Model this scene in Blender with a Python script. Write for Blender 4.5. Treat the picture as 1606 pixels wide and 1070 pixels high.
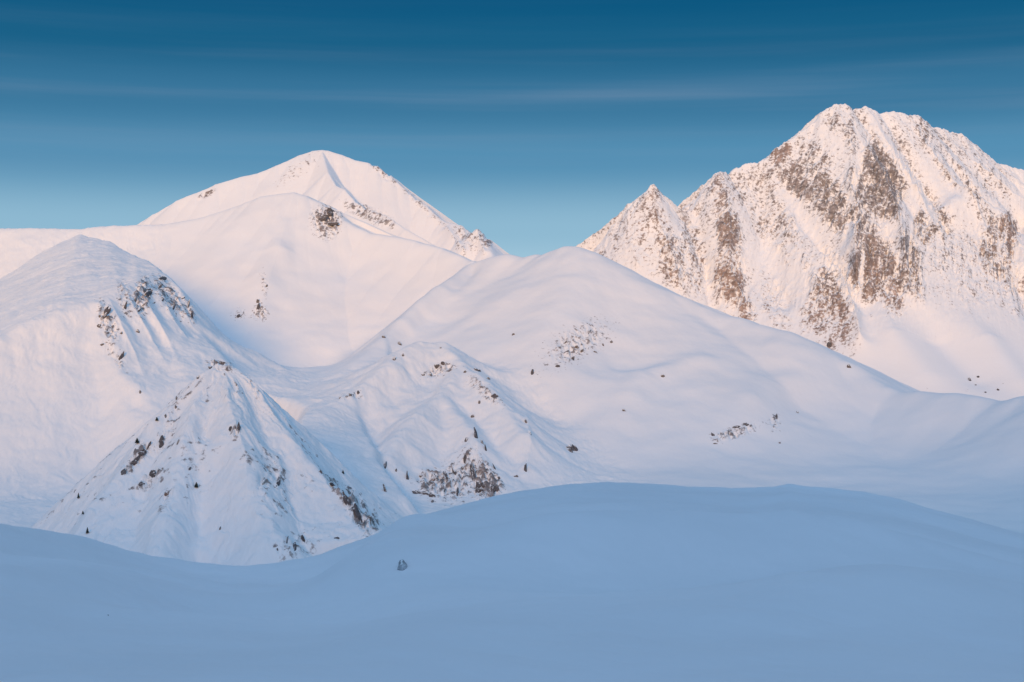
import bpy, bmesh, math, random
import numpy as np
from mathutils import Vector
rad = math.radians
for o in list(bpy.data.objects):
    bpy.data.objects.remove(o)
S = bpy.context.scene
COL = S.collection

# ------------------------------------------------------------------ camera
F = 2231.0                    # focal length in photograph pixels (1606 wide)
CU, CV = 803.0, 535.0         # photograph centre
cam_d = bpy.data.cameras.new('camera')
cam = bpy.data.objects.new('camera', cam_d); COL.objects.link(cam)
cam.location = (0, 0, 0); cam.rotation_euler = (rad(90), 0, 0)
cam_d.sensor_width = 36.0; cam_d.lens = 36.0 * F / 1606.0
cam_d.clip_start = 0.5; cam_d.clip_end = 120000
S.camera = cam

# ------------------------------------------------------------------ light
SUN_EL, SUN_AZ = 11.0, 9.0    # elevation; degrees to the left of straight behind the camera
w = bpy.data.worlds.new('World'); S.world = w; w.use_nodes = True
nt = w.node_tree; nt.nodes.clear()
def nd(tree, typ, **kw):
    n = tree.nodes.new(typ)
    for k, v in kw.items():
        setattr(n, k, v)
    return n
out = nd(nt, 'ShaderNodeOutputWorld'); bg = nd(nt, 'ShaderNodeBackground')
sky = nd(nt, 'ShaderNodeTexSky'); sky.sky_type = 'NISHITA'; sky.sun_disc = False
sky.sun_elevation = rad(SUN_EL); sky.sun_rotation = rad(180 + SUN_AZ)
sky.altitude = 2200; sky.air_density = 1.0; sky.dust_density = 0.4; sky.ozone_density = 2.0
SKY_STR = 0.12
bg.inputs['Strength'].default_value = SKY_STR
tc = nd(nt, 'ShaderNodeTexCoord'); sep = nd(nt, 'ShaderNodeSeparateXYZ')
nt.links.new(tc.outputs['Generated'], sep.inputs[0])
def ramp(tree, stops, interp='LINEAR'):
    r = nd(tree, 'ShaderNodeValToRGB'); cr = r.color_ramp; cr.interpolation = interp
    while len(cr.elements) < len(stops): cr.elements.new(0.5)
    for e, (p, c) in zip(cr.elements, stops):
        e.position = p; e.color = (*c, 1)
    return r
# deep clear winter air: the blue deepens quickly with height, as the sky colour in the photograph
SKY_STOPS = [(0.0, (0.37, 0.60, 0.74)), (0.05, (0.35, 0.560, 0.700)), (0.078, (0.270, 0.480, 0.635)),
             (0.127, (0.088, 0.272, 0.450)), (0.165, (0.040, 0.180, 0.330)), (0.205, (0.006, 0.112, 0.235)),
             (0.235, (0.0, 0.090, 0.208)), (0.32, (0.03, 0.14, 0.29)), (0.55, (0.232, 0.405, 0.63)), (1.0, (0.295, 0.48, 0.73))]
grad = ramp(nt, SKY_STOPS, 'EASE')
nt.links.new(sep.outputs['Z'], grad.inputs['Fac'])
gs = nd(nt, 'ShaderNodeVectorMath', operation='SCALE'); gs.inputs['Scale'].default_value = 1.0 / SKY_STR
def mth(op, a, b=None, c=None):
    n = nd(nt, 'ShaderNodeMath', operation=op)
    for i, x in enumerate((a, b, c)):
        if x is None: continue
        if hasattr(x, 'is_output'): nt.links.new(x, n.inputs[i])
        else: n.inputs[i].default_value = x
    return n.outputs[0]
# the side where the sun goes down is the brighter half of the sky
hi = nd(nt, 'ShaderNodeMapRange', interpolation_type='SMOOTHSTEP'); hi.inputs['From Min'].default_value = 0.27; hi.inputs['From Max'].default_value = 0.6
nt.links.new(sep.outputs['Z'], hi.inputs['Value'])
front = mth('MULTIPLY', mth('MAXIMUM', sep.outputs['Y'], 0.0), hi.outputs[0])
back = mth('MAXIMUM', mth('MULTIPLY', sep.outputs['Y'], -1.0), 0.0)
side = mth('ADD', mth('MULTIPLY_ADD', front, -0.70, 1.0), mth('MULTIPLY', back, 0.85))
gr2 = nd(nt, 'ShaderNodeVectorMath', operation='SCALE')
nt.links.new(grad.outputs['Color'], gr2.inputs[0]); nt.links.new(side, gr2.inputs['Scale'])
nt.links.new(gr2.outputs[0], gs.inputs[0])
mixs = nd(nt, 'ShaderNodeMix', data_type='RGBA'); mixs.inputs['Factor'].default_value = 0.985
nt.links.new(sky.outputs['Color'], mixs.inputs['A']); nt.links.new(gs.outputs[0], mixs.inputs['B'])
# thin high cirrus, stretched along the horizon
mp = nd(nt, 'ShaderNodeMapping'); mp.inputs['Scale'].default_value = (0.9, 0.9, 27.0); mp.inputs['Rotation'].default_value = (0, rad(1.0), 0); mp.inputs['Location'].default_value = (0.35, 0, 0.4)
nt.links.new(tc.outputs['Generated'], mp.inputs['Vector'])
cn = nd(nt, 'ShaderNodeTexNoise'); cn.inputs['Scale'].default_value = 2.3; cn.inputs['Detail'].default_value = 5; cn.inputs['Roughness'].default_value = 0.5
nt.links.new(mp.outputs[0], cn.inputs['Vector'])
cr_ = nd(nt, 'ShaderNodeMapRange', interpolation_type='SMOOTHSTEP'); cr_.inputs['From Min'].default_value = 0.40; cr_.inputs['From Max'].default_value = 0.85
nt.links.new(cn.outputs['Fac'], cr_.inputs['Value'])
band = ramp(nt, [(0.0, (0.0,) * 3), (0.10, (0.10,) * 3), (0.145, (0.6,) * 3), (0.166, (1.0,) * 3), (0.185, (.55,) * 3), (0.205, (0.25,) * 3), (0.235, (0.03,) * 3), (0.5, (0, 0, 0))])
nt.links.new(sep.outputs['Z'], band.inputs['Fac'])
cm = nd(nt, 'ShaderNodeMath', operation='MULTIPLY'); nt.links.new(cr_.outputs[0], cm.inputs[0]); nt.links.new(band.outputs['Color'], cm.inputs[1])
cm2 = nd(nt, 'ShaderNodeMath', operation='MULTIPLY'); cm2.inputs[1].default_value = 0.36; nt.links.new(cm.outputs[0], cm2.inputs[0])
mixc = nd(nt, 'ShaderNodeMix', data_type='RGBA')
nt.links.new(cm2.outputs[0], mixc.inputs['Factor']); nt.links.new(mixs.outputs['Result'], mixc.inputs['A'])
mixc.inputs['B'].default_value = (0.25 / SKY_STR, 0.33 / SKY_STR, 0.46 / SKY_STR, 1)
nt.links.new(mixc.outputs['Result'], bg.inputs['Color']); nt.links.new(bg.outputs[0], out.inputs[0])

sun_d = bpy.data.lights.new('sun', 'SUN'); sun_d.energy = 3.1; sun_d.angle = rad(15.0); sun_d.color = (1.0, 0.505, 0.12)
sun = bpy.data.objects.new('sun', sun_d); COL.objects.link(sun)
sv = Vector((-math.sin(rad(SUN_AZ)) * math.cos(rad(SUN_EL)), -math.cos(rad(SUN_AZ)) * math.cos(rad(SUN_EL)), math.sin(rad(SUN_EL))))
sun.rotation_euler = sv.to_track_quat('Z', 'Y').to_euler(); sun.location = sv * 2000
S.view_settings.view_transform = 'Standard'; S.view_settings.look = 'None'
S.view_settings.exposure = 0.0; S.view_settings.gamma = 1.0
S.render.engine = 'CYCLES'; S.cycles.use_denoising = True
S.cycles.max_bounces = 5; S.cycles.diffuse_bounces = 3

# ------------------------------------------------------------------ numeric tools
_rng = np.random.RandomState(7)
_perm = _rng.permutation(4096).astype(np.int32)
_ga = (_rng.rand(4096) * 2 * np.pi).astype(np.float32); _gx, _gy = np.cos(_ga), np.sin(_ga)
def perlin(x, y):
    xi = np.floor(x).astype(np.int32); yi = np.floor(y).astype(np.int32)
    fx = (x - xi).astype(np.float32); fy = (y - yi).astype(np.float32)
    u = fx * fx * fx * (fx * (fx * 6 - 15) + 10); v = fy * fy * fy * (fy * (fy * 6 - 15) + 10)
    def g(ix, iy, dx, dy):
        h = _perm[(_perm[ix & 4095] + iy) & 4095]
        return _gx[h] * dx + _gy[h] * dy
    a = g(xi, yi, fx, fy); b = g(xi + 1, yi, fx - 1, fy); c = g(xi, yi + 1, fx, fy - 1); d = g(xi + 1, yi + 1, fx - 1, fy - 1)
    return (a + u * (b - a)) * (1 - v) + (c + u * (d - c)) * v
def fbm(x, y, octv=4, gain=0.5, lac=2.03):
    s = 0; a = 1.0
    for k in range(octv):
        s = s + a * perlin(x + 17.3 * k, y - 9.1 * k); x = x * lac; y = y * lac; a *= gain
    return s * 1.4
def ridged(x, y, octv=4, gain=0.55):
    s = 0; a = 1.0; t = 0
    for k in range(octv):
        s = s + a * (1 - np.abs(perlin(x + 31.7 * k, y + 5.3 * k)) * 2.0); t += a; x = x * 2.07; y = y * 2.07; a *= gain
    return s / t
def sstep(a, b, x):
    t = np.clip((x - a) / (b - a), 0, 1); return t * t * (3 - 2 * t)
def P(u, v, Y):
    return ((u - CU) / F * Y, Y, (CV - v) / F * Y)
def smax(a, b, k):
    h = np.clip(0.5 + 0.5 * (a - b) / k, 0, 1)
    return b + (a - b) * h + k * h * (1 - h)

class Grid:
    """a sheet of ground points, denser near the viewpoint, in plan (X right, Y away, Z up)"""
    def __init__(s, u0, u1, nu, y0, y1, ny, power=1.0):
        s.u = np.linspace(u0, u1, nu).astype(np.float32)
        t = np.linspace(0, 1, ny)
        s.y = ((y0 ** (1 - power) + t * (y1 ** (1 - power) - y0 ** (1 - power))) ** (1 / (1 - power)) if power != 1 else y0 * (y1 / y0) ** t).astype(np.float32)
        s.Y = np.repeat(s.y[:, None], nu, 1); s.X = (s.u[None, :] - CU) / F * s.Y
        s.nu, s.ny = nu, ny
    def tent(s, pts, slope, L, r=10.0, back=None, m=0.16):
        """height of a mountain ridge along pts (u, v, Y): straight flanks that flatten out with distance"""
        q = [P(*p) for p in pts]
        H = np.full(s.X.shape, -1e4, np.float32)
        if len(q) == 1: q = q * 2
        for (ax, ay, az), (bx, by, bz) in zip(q[:-1], q[1:]):
            dx, dy = bx - ax, by - ay; l2 = dx * dx + dy * dy + 1e-9
            t = np.clip(((s.X - ax) * dx + (s.Y - ay) * dy) / l2, 0, 1)
            px = ax + t * dx; py = ay + t * dy
            d = np.sqrt((s.X - px) ** 2 + (s.Y - py) ** 2 + r * r) - r
            S_ = slope
            if back is not None:
                S_ = np.where(s.Y > py, back, slope)
            H = np.maximum(H, az + t * (bz - az) - (S_ - m) * L * (1 - np.exp(-d / L)) - m * d)
        return H
    def patch(s, H, tris):
        """raises H to the flat facets tris (corner = u, v, Y)"""
        for tri in tris:
            (ax, ay, az), (bx, by, bz), (cx, cy, cz) = [P(*p) for p in tri]
            r0, r1 = np.searchsorted(s.y, min(ay, by, cy)), np.searchsorted(s.y, max(ay, by, cy))
            X = s.X[r0:r1]; Y = s.Y[r0:r1]
            den = (by - cy) * (ax - cx) + (cx - bx) * (ay - cy)
            if abs(den) < 1e-6: continue
            l1 = ((by - cy) * (X - cx) + (cx - bx) * (Y - cy)) / den
            l2 = ((cy - ay) * (X - cx) + (ax - cx) * (Y - cy)) / den
            l3 = 1 - l1 - l2
            e = -0.004
            z = l1 * az + l2 * bz + l3 * cz
            H[r0:r1] = np.where((l1 > e) & (l2 > e) & (l3 > e), np.maximum(H[r0:r1], z), H[r0:r1])
        return H
    def proj(s, Z):
        return CV - F * Z / s.Y
    def drape(s, Z, pts):
        """ground points seen at the photograph positions pts"""
        V = s.proj(Z); M = np.minimum.accumulate(V, 0)
        res = []
        for (u, v) in pts:
            c = int(np.clip(np.searchsorted(s.u, u), 1, s.nu - 1))
            k = int(np.searchsorted(-M[:, c], -v))
            k = min(k, s.ny - 1)
            Y = float(s.y[k])
            res.append(((u - CU) / F * Y, Y, float(Z[k, c])))
        return res
    def line(s, Z, pts, width, h, prof='gauss', Zref=None):
        """adds a soft ridge (h > 0) or gully (h < 0) that runs along pts on the ground"""
        q = s.drape(Z if Zref is None else Zref, pts)
        hs = h if isinstance(h, (list, tuple)) else [h] * len(pts)
        m = width * 3.2
        X0, X1 = min(p[0] for p in q) - m, max(p[0] for p in q) + m
        Y0, Y1 = min(p[1] for p in q) - m, max(p[1] for p in q) + m
        r0, r1 = np.searchsorted(s.y, Y0), np.searchsorted(s.y, Y1)
        if r1 <= r0: return
        ua = CU + F * min(X0 / max(Y0, 1), X0 / max(Y1, 1)); ub = CU + F * max(X1 / max(Y0, 1), X1 / max(Y1, 1))
        c0, c1 = np.searchsorted(s.u, ua), np.searchsorted(s.u, ub)
        X = s.X[r0:r1, c0:c1]; Yg = s.Y[r0:r1, c0:c1]
        if X.size == 0: return
        best = np.zeros(X.shape, np.float32)
        if len(q) == 1: q = q * 2; hs = [hs[0]] * 2
        for (a, b, ha, hb) in zip(q[:-1], q[1:], hs[:-1], hs[1:]):
            dx, dy = b[0] - a[0], b[1] - a[1]; l2 = dx * dx + dy * dy + 1e-9
            t = np.clip(((X - a[0]) * dx + (Yg - a[1]) * dy) / l2, 0, 1)
            d = np.sqrt((X - a[0] - t * dx) ** 2 + (Yg - a[1] - t * dy) ** 2) / width
            pr = np.exp(-d * d) if prof == 'gauss' else np.exp(-d * 1.3) if prof == 'sharp' else 1 / (1 + d * d * d)
            g = (ha + t * (hb - ha)) * pr
            best = np.where(np.abs(g) > np.abs(best), g, best)
        Z[r0:r1, c0:c1] += best
    def blob(s, V, u, v, a, b, ang, soft=1.0):
        """1 inside a tilted oval of ground (photograph position, half axes, tilt), 0 outside"""
        ca, sa = math.cos(rad(ang)), math.sin(rad(ang))
        R = max(a, b) * 1.6
        c0, c1 = np.searchsorted(s.u, u - R), np.searchsorted(s.u, u + R)
        du = s.u[None, c0:c1] - u; dv = V[:, c0:c1] - v
        x = (du * ca + dv * sa) / a; y = (-du * sa + dv * ca) / b
        return c0, c1, np.clip((1.45 - np.sqrt(x * x + y * y)) / 0.9, 0, 1)

def grid_mesh(name, g, Z, keep=None, attrs={}, mat=None):
    ny, nu = Z.shape
    # smooth normals of the whole sheet, so that neighbouring hills join without a seam
    idx = np.arange(ny * nu, dtype=np.int32).reshape(ny, nu)
    quads = np.stack([idx[:-1, :-1], idx[:-1, 1:], idx[1:, 1:], idx[1:, :-1]], -1)
    if keep is not None:
        k = keep[:-1, :-1]
        quads = quads[k]
    quads = quads.reshape(-1, 4)
    used = np.zeros(ny * nu, bool); used[quads.ravel()] = True
    remap = np.cumsum(used).astype(np.int32) - 1
    co = np.stack([g.X, g.Y, Z], -1).reshape(-1, 3).astype(np.float32)[used]
    q = remap[quads]
    me = bpy.data.meshes.new(name)
    me.vertices.add(len(co)); me.vertices.foreach_set('co', co.ravel())
    me.loops.add(q.size); me.loops.foreach_set('vertex_index', q.ravel().astype(np.int32))
    me.polygons.add(len(q)); me.polygons.foreach_set('loop_start', (np.arange(len(q)) * 4).astype(np.int32))
    me.update(calc_edges=True)
    me.polygons.foreach_set('use_smooth', np.ones(len(q), bool))
    for an, arr in attrs.items():
        at = me.attributes.new(an, 'FLOAT', 'POINT'); at.data.foreach_set('value', arr.reshape(-1)[used].astype(np.float32))
    if keep is not None:
        P3 = np.stack([g.X, g.Y, Z], -1)
        du = np.gradient(P3, axis=1); dv = np.gradient(P3, axis=0)
        n = np.cross(du, dv); n /= np.linalg.norm(n, axis=-1, keepdims=True) + 1e-12
        me.normals_split_custom_set_from_vertices(n.reshape(-1, 3)[used].tolist())
    o = bpy.data.objects.new(name, me); COL.objects.link(o)
    if mat: me.materials.append(mat)
    return o

# ------------------------------------------------------------------ materials
def snow_rock(name, nscale=0.05, snow=(0.84, 0.85, 0.875), bump=0.25, bscale=0.06, dark=(0.18, 0.164, 0.165), brown=(0.30, 0.228, 0.20), amp=3.1, tone=(0.004, 0.965)):
    m = bpy.data.materials.new(name); m.use_nodes = True; t = m.node_tree
    b = t.nodes['Principled BSDF']; b.inputs['Roughness'].default_value = 0.85
    b.inputs['Specular IOR Level'].default_value = 0.15
    ob = nd(t, 'ShaderNodeTexCoord')
    ar = nd(t, 'ShaderNodeAttribute', attribute_name='rock'); ad = nd(t, 'ShaderNodeAttribute', attribute_name='red')
    n1 = nd(t, 'ShaderNodeTexNoise'); n1.inputs['Scale'].default_value = nscale; n1.inputs['Detail'].default_value = 6; n1.inputs['Roughness'].default_value = 0.68
    t.links.new(ob.outputs['Object'], n1.inputs['Vector'])
    # rock shows where the exposure beats the snow caught in its cracks
    sm = nd(t, 'ShaderNodeMath', operation='MULTIPLY_ADD'); sm.inputs[1].default_value = amp; sm.inputs[2].default_value = -amp * 0.5
    t.links.new(n1.outputs['Fac'], sm.inputs[0])
    ad2 = nd(t, 'ShaderNodeMath', operation='ADD'); t.links.new(ar.outputs['Fac'], ad2.inputs[0]); t.links.new(sm.outputs[0], ad2.inputs[1])
    fr = nd(t, 'ShaderNodeMapRange', interpolation_type='SMOOTHSTEP'); fr.inputs['From Min'].default_value = 0.36; fr.inputs['From Max'].default_value = 0.92
    t.links.new(ad2.outputs[0], fr.inputs['Value'])
    gate = nd(t, 'ShaderNodeMapRange'); gate.inputs['From Min'].default_value = 0.03; gate.inputs['From Max'].default_value = 0.12
    t.links.new(ar.outputs['Fac'], gate.inputs['Value'])
    mul = nd(t, 'ShaderNodeMath', operation='MULTIPLY'); t.links.new(fr.outputs[0], mul.inputs[0]); t.links.new(gate.outputs[0], mul.inputs[1])
    n2 = nd(t, 'ShaderNodeTexNoise'); n2.inputs['Scale'].default_value = nscale * 0.6; n2.inputs['Detail'].default_value = 5
    t.links.new(ob.outputs['Object'], n2.inputs['Vector'])
    rk = ramp(t, [(0.3, tuple(c * 0.75 for c in dark)), (0.5, tuple(c * 1.35 for c in dark)), (0.68, tuple(c * 2.2 for c in dark))])
    t.links.new(n2.outputs['Fac'], rk.inputs['Fac'])
    rb = ramp(t, [(0.3, tuple(c * 0.7 for c in brown)), (0.5, brown), (0.68, tuple(c * 1.6 for c in brown))])
    t.links.new(n2.outputs['Fac'], rb.inputs['Fac'])
    mr = nd(t, 'ShaderNodeMix', data_type='RGBA'); t.links.new(ad.outputs['Fac'], mr.inputs['Factor'])
    t.links.new(rk.outputs[0], mr.inputs['A']); t.links.new(rb.outputs[0], mr.inputs['B'])
    n3 = nd(t, 'ShaderNodeTexNoise'); n3.inputs['Scale'].default_value = tone[0]; n3.inputs['Detail'].default_value = 4
    t.links.new(ob.outputs['Object'], n3.inputs['Vector'])
    sn = ramp(t, [(0.3, tuple(c * tone[1] for c in snow)), (0.7, snow)])
    t.links.new(n3.outputs['Fac'], sn.inputs['Fac'])
    mx = nd(t, 'ShaderNodeMix', data_type='RGBA'); t.links.new(mul.outputs[0], mx.inputs['Factor'])
    t.links.new(sn.outputs[0], mx.inputs['A']); t.links.new(mr.outputs['Result'], mx.inputs['B'])
    t.links.new(mx.outputs['Result'], b.inputs['Base Color'])
    n4 = nd(t, 'ShaderNodeTexNoise'); n4.inputs['Scale'].default_value = bscale; n4.inputs['Detail'].default_value = 6; n4.inputs['Roughness'].default_value = 0.6
    t.links.new(ob.outputs['Object'], n4.inputs['Vector'])
    bp = nd(t, 'ShaderNodeBump'); bp.inputs['Strength'].default_value = bump; bp.inputs['Distance'].default_value = 0.35 / bscale * 0.3
    t.links.new(n4.outputs['Fac'], bp.inputs['Height']); t.links.new(bp.outputs[0], b.inputs['Normal'])
    return m

M_FAR = snow_rock('snow_and_granite', 0.075, bump=0.22, bscale=0.03)
M_MID = snow_rock('wind_packed_snow', 0.11, bump=0.06, bscale=0.035)
M_NEAR = snow_rock('fresh_shaded_snow', 0.5, snow=(0.90, 0.875, 0.91), bump=0.16, bscale=0.25, tone=(0.016, 0.88))

def structure(o, label, cat):
    o['kind'] = 'structure'; o['label'] = label; o['category'] = cat
    return o

# ------------------------------------------------------------------ right rocky mountain
A_RIDGE = [(880, 420, 6300), (925, 380, 6250), (949, 364, 6230), (974, 337, 6210), (999, 315, 6200), (1014, 301.5, 6200), (1025.6, 297, 6210), (1034.6, 301.5, 6240),
           (1043.6, 317, 6310), (1050, 331, 6300), (1056, 338.5, 6300)]
A_RIDGE2 = [(1056, 338.5, 6300), (1066, 333, 6310), (1079.5, 324, 6320), (1093, 310.5, 6330), (1111, 295, 6340), (1121, 275.6, 6350), (1129, 269, 6350),
           (1142, 274.6, 6400), (1156, 263, 6420), (1171, 255.5, 6430), (1187, 254.4, 6440), (1203, 250, 6450), (1212, 241, 6460), (1228, 226, 6480),
           (1261, 203, 6520), (1286, 185, 6550), (1293.5, 173, 6560), (1309, 164, 6570), (1325, 163, 6580), (1334, 173, 6600), (1341, 171.6, 6610), (1357, 166.5, 6620),
           (1368, 170, 6630), (1379, 178, 6650), (1400, 175, 6660), (1415, 178, 6680), (1425, 179, 6690), (1438, 180.5, 6700), (1445, 185.5, 6720), (1453, 193, 6740), (1463, 200.7, 6760),
           (1475, 200.7, 6770), (1491, 207, 6790), (1506, 209.5, 6800), (1518, 218, 6820), (1531, 228.5, 6840), (1549, 243.6, 6860), (1564, 256, 6880), (1577, 257.5, 6890),
           (1589, 264, 6900), (1606, 266, 6920), (1660, 270, 6980), (1740, 300, 7050), (1850, 350, 7100), (2000, 430, 7100)]
gA = Grid(840, 2000, 1150, 4550, 8200, 900, power=1.0)
ZA = gA.tent(A_RIDGE, 1.45, 900, 6, back=0.9)
ZA = np.maximum(ZA, gA.tent(A_RIDGE2, 1.30, 1450, 6, back=0.9))
# valley side behind the centre hill
ZA_r = ZA; ZA = smax(ZA, -330 + 0.05 * (gA.Y - 4600) + 8 * fbm(gA.X / 260, gA.Y / 260, 3), 90)
base = ZA.copy()
def LA(pts, width, h, prof='gauss'):
    gA.line(ZA, pts, width, h, prof, base)
# buttress above the couloir, the couloir itself, and the ribs falling to the right
LA([(1205, 262), (1226, 310), (1256, 362), (1290, 410), (1318, 445), (1338, 500), (1348, 545)], 60, [0, 15, 40, 70, 90, 100, 60], 'sharp')
LA([(1235, 300), (1265, 350), (1298, 395), (1322, 430), (1345, 480), (1362, 530)], 55, [-20, -60, -80, -70, -60, -20])
LA([(1309, 170), (1330, 215), (1336, 265), (1330, 300), (1340, 335), (1350, 365), (1340, 400), (1345, 460)], 50, [0, 30, 40, 40, 60, 80, 110, 70], 'sharp')
LA([(1352, 230), (1378, 280), (1398, 330), (1412, 380), (1420, 430), (1425, 470)], 60, [10, 60, 80, 90, 90, 50], 'sharp')
LA([(1341, 180), (1372, 235), (1405, 290), (1440, 350)], 26, [0, -26, -28, -20])
LA([(1362, 178), (1396, 235), (1440, 310), (1470, 370)], 26, [0, 20, 26, 26], 'sharp')
LA([(1383, 185), (1420, 240), (1462, 310), (1490, 360)], 40, [0, -34, -40, -20])
LA([(1425, 182), (1447, 225), (1490, 290), (1530, 345), (1560, 390)], 40, [0, 24, 46, 50, 20], 'sharp')
LA([(1452, 200), (1490, 250), (1540, 310), (1580, 340)], 38, [0, -32, -40, -20])
LA([(1475, 205), (1530, 262), (1590, 315), (1640, 350)], 42, [0, 26, 40, 40], 'sharp')
LA([(1510, 225), (1560, 275), (1620, 320)], 35, [0, -22, -20])
LA([(1490, 340), (1530, 335), (1560, 350), (1588, 360), (1600, 420)], 60, 60)
LA([(1598, 340), (1590, 390), (1600, 440), (1620, 500)], 34, -55)
LA([(1129, 280), (1140, 330), (1146, 390), (1142, 440), (1165, 485), (1180, 510)], 55, [5, 45, 65, 70, 60, 20], 'sharp')
LA([(1185, 290), (1200, 350), (1215, 420), (1225, 470)], 55, -35)
LA([(1095, 330), (1100, 390), (1112, 440), (1118, 480)], 28, -30)
LA([(1025, 302), (1030, 350), (1050, 400), (1062, 440)], 40, 30, 'sharp')
LA([(985, 330), (985, 380), (1000, 420)], 30, 18, 'sharp')
LA([(1362, 480), (1400, 535), (1450, 590)], 75, [0, 34, 20])
LA([(1432, 480), (1475, 530), (1530, 590)], 70, [0, -34, -20])
LA([(1500, 485), (1550, 540), (1600, 600)], 70, [0, 30, 20])
# rock exposure: (u, v, half length, half width, tilt, strength, red)
A_ROCK = [(1250, 285, 50, 22, 40, .82, .1), (1302, 330, 50, 18, 60, .78, .1), (1376, 380, 30, 24, 80, .85, .25), (1147, 410, 60, 20, 82, .92, .6), (1302, 472, 52, 30, 60, .80, .3), (1430, 400, 50, 16, 70, .66, .15), (1052, 395, 44, 24, 80, .56, .5), (1310, 520, 40, 34, 70, .78, .85), (1555, 400, 60, 24, 75, .58, .3),
          (1225, 240, 22, 12, -50, 1.0, .85), (1240, 270, 34, 20, 25, .85, .3), (1275, 250, 40, 30, 60, .62, .15), (1300, 305, 60, 24, 55, .72, .1), (1310, 190, 20, 20, 0, .6, .1),
          (1385, 270, 52, 27, 62, 1.05, .05), (1352, 300, 40, 22, 70, .9, .05), (1372, 305, 42, 30, 20, .95, .05), (1345, 345, 34, 16, 55, .85, .1), (1385, 330, 30, 20, 0, .8, .1),
          (1358, 400, 34, 30, 70, 1.0, .35), (1360, 440, 36, 30, 80, 1.0, .65), (1395, 420, 44, 20, 65, .9, .4), (1400, 470, 34, 20, 75, .75, .7), (1430, 440, 50, 18, 70, .6, .3),
          (1450, 360, 32, 18, 70, .65, .1), (1478, 350, 26, 12, 80, .75, .1), (1500, 400, 60, 50, 0, .42, .2), (1560, 350, 24, 18, 80, .55, .1), (1583, 370, 36, 17, 75, .85, .55), (1585, 430, 50, 22, 75, .55, .4),
          (1530, 450, 60, 40, 20, .38, .4), (1590, 470, 30, 40, 0, .4, .4), (1470, 330, 60, 10, 60, .5, .1), (1420, 260, 80, 9, 60, .5, .1), (1445, 200, 30, 14, 60, .6, .15), (1470, 250, 70, 8, 57, .45, .1), (1520, 290, 80, 8, 55, .5, .05),
          (1540, 270, 70, 30, 52, .40, .05), (1365, 205, 50, 10, 60, .55, .15), (1330, 205, 40, 12, 75, .6, .1),
          (1300, 455, 40, 30, 50, .78, .15), (1318, 430, 50, 14, 57, .85, .1), (1300, 500, 46, 40, 20, .75, .9), (1312, 540, 22, 34, 0, .72, .9), (1262, 515, 18, 10, 90, .6, .7), (1335, 500, 40, 16, 80, .65, .35),
          (1145, 380, 62, 20, 82, .95, .55), (1145, 440, 44, 24, 80, .85, .85), (1130, 310, 40, 14, 80, .75, .5), (1172, 490, 34, 14, 80, .75, .85), (1215, 470, 34, 34, 0, .48, .5), (1225, 505, 24, 20, 0, .5, .4), (1195, 340, 60, 28, 70, .42, .15), (1235, 350, 50, 14, 65, .5, .1),
          (1190, 280, 50, 18, 10, .48, .25), (1165, 300, 34, 24, 60, .45, .2), (1085, 380, 60, 22, 80, .5, .3), (1060, 420, 40, 22, 70, .55, .5), (1030, 340, 34, 20, 80, .46, .55), (1000, 370, 44, 30, 60, .38, .6), (965, 385, 30, 20, -40, .36, .5), (1020, 310, 14, 12, 0, .5, .5), (1100, 430, 40, 26, 80, .5, .5),
          (1225, 390, 44, 10, 70, .45, .1), (1265, 420, 36, 10, 70, .4, .1), (1545, 600, 40, 14, 0, .30, .1), (1335, 575, 22, 6, 40, .4, .1)]
def rock_masks(g, Z, lst):
    V = g.proj(Z); rock = np.zeros(Z.shape, np.float32); red = np.zeros(Z.shape, np.float32)
    for (u, v, a, b, ang, st, rd) in lst:
        c0, c1, m = g.blob(V, u, v, a, b, ang)
        rock[:, c0:c1] = np.maximum(rock[:, c0:c1], m * st)
        red[:, c0:c1] = np.maximum(red[:, c0:c1], sstep(0, .8, m) * rd)
    return rock, red
rock, redA = rock_masks(gA, ZA, A_ROCK)
sk = gA.X - 0.45 * ZA * sstep(300, 1100, gA.X)            # ribs lean over towards the right of the mountain
rib = ridged(sk / 95, ZA / 420, 5, 0.62)
brk = fbm(sk / 30, ZA / 55, 5, 0.62)
steep = sstep(250, 900, ZA)
expo = rock + 0.55 * brk * (0.25 + rock) + 0.25 * (rib - 0.55) * (rock > 0.02)
rockA = np.clip(expo, 0, 1.2)
amp = sstep(-60, 250, ZA) * (0.35 + 0.65 * sstep(.2, .7, rock)) * sstep(8200, 6000, gA.Y)
_rp = A_RIDGE + A_RIDGE2[1:]
_yr = np.interp(gA.u, [p[0] for p in _rp], [p[2] for p in _rp])[None]
crest = 0.36 + 0.64 * sstep(20, 330, np.abs(gA.Y - _yr))
amp = amp * crest
ZA = ZA + amp * (42 * (rib - 0.62) + 13 * brk) + sstep(.25, .8, rockA) * 6 * amp
_zy, _zx = np.gradient(ZA); _dY = np.gradient(gA.Y, axis=0); _dX = np.gradient(gA.X, axis=1)
slope = np.hypot(_zx / _dX, _zy / _dY)
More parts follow.
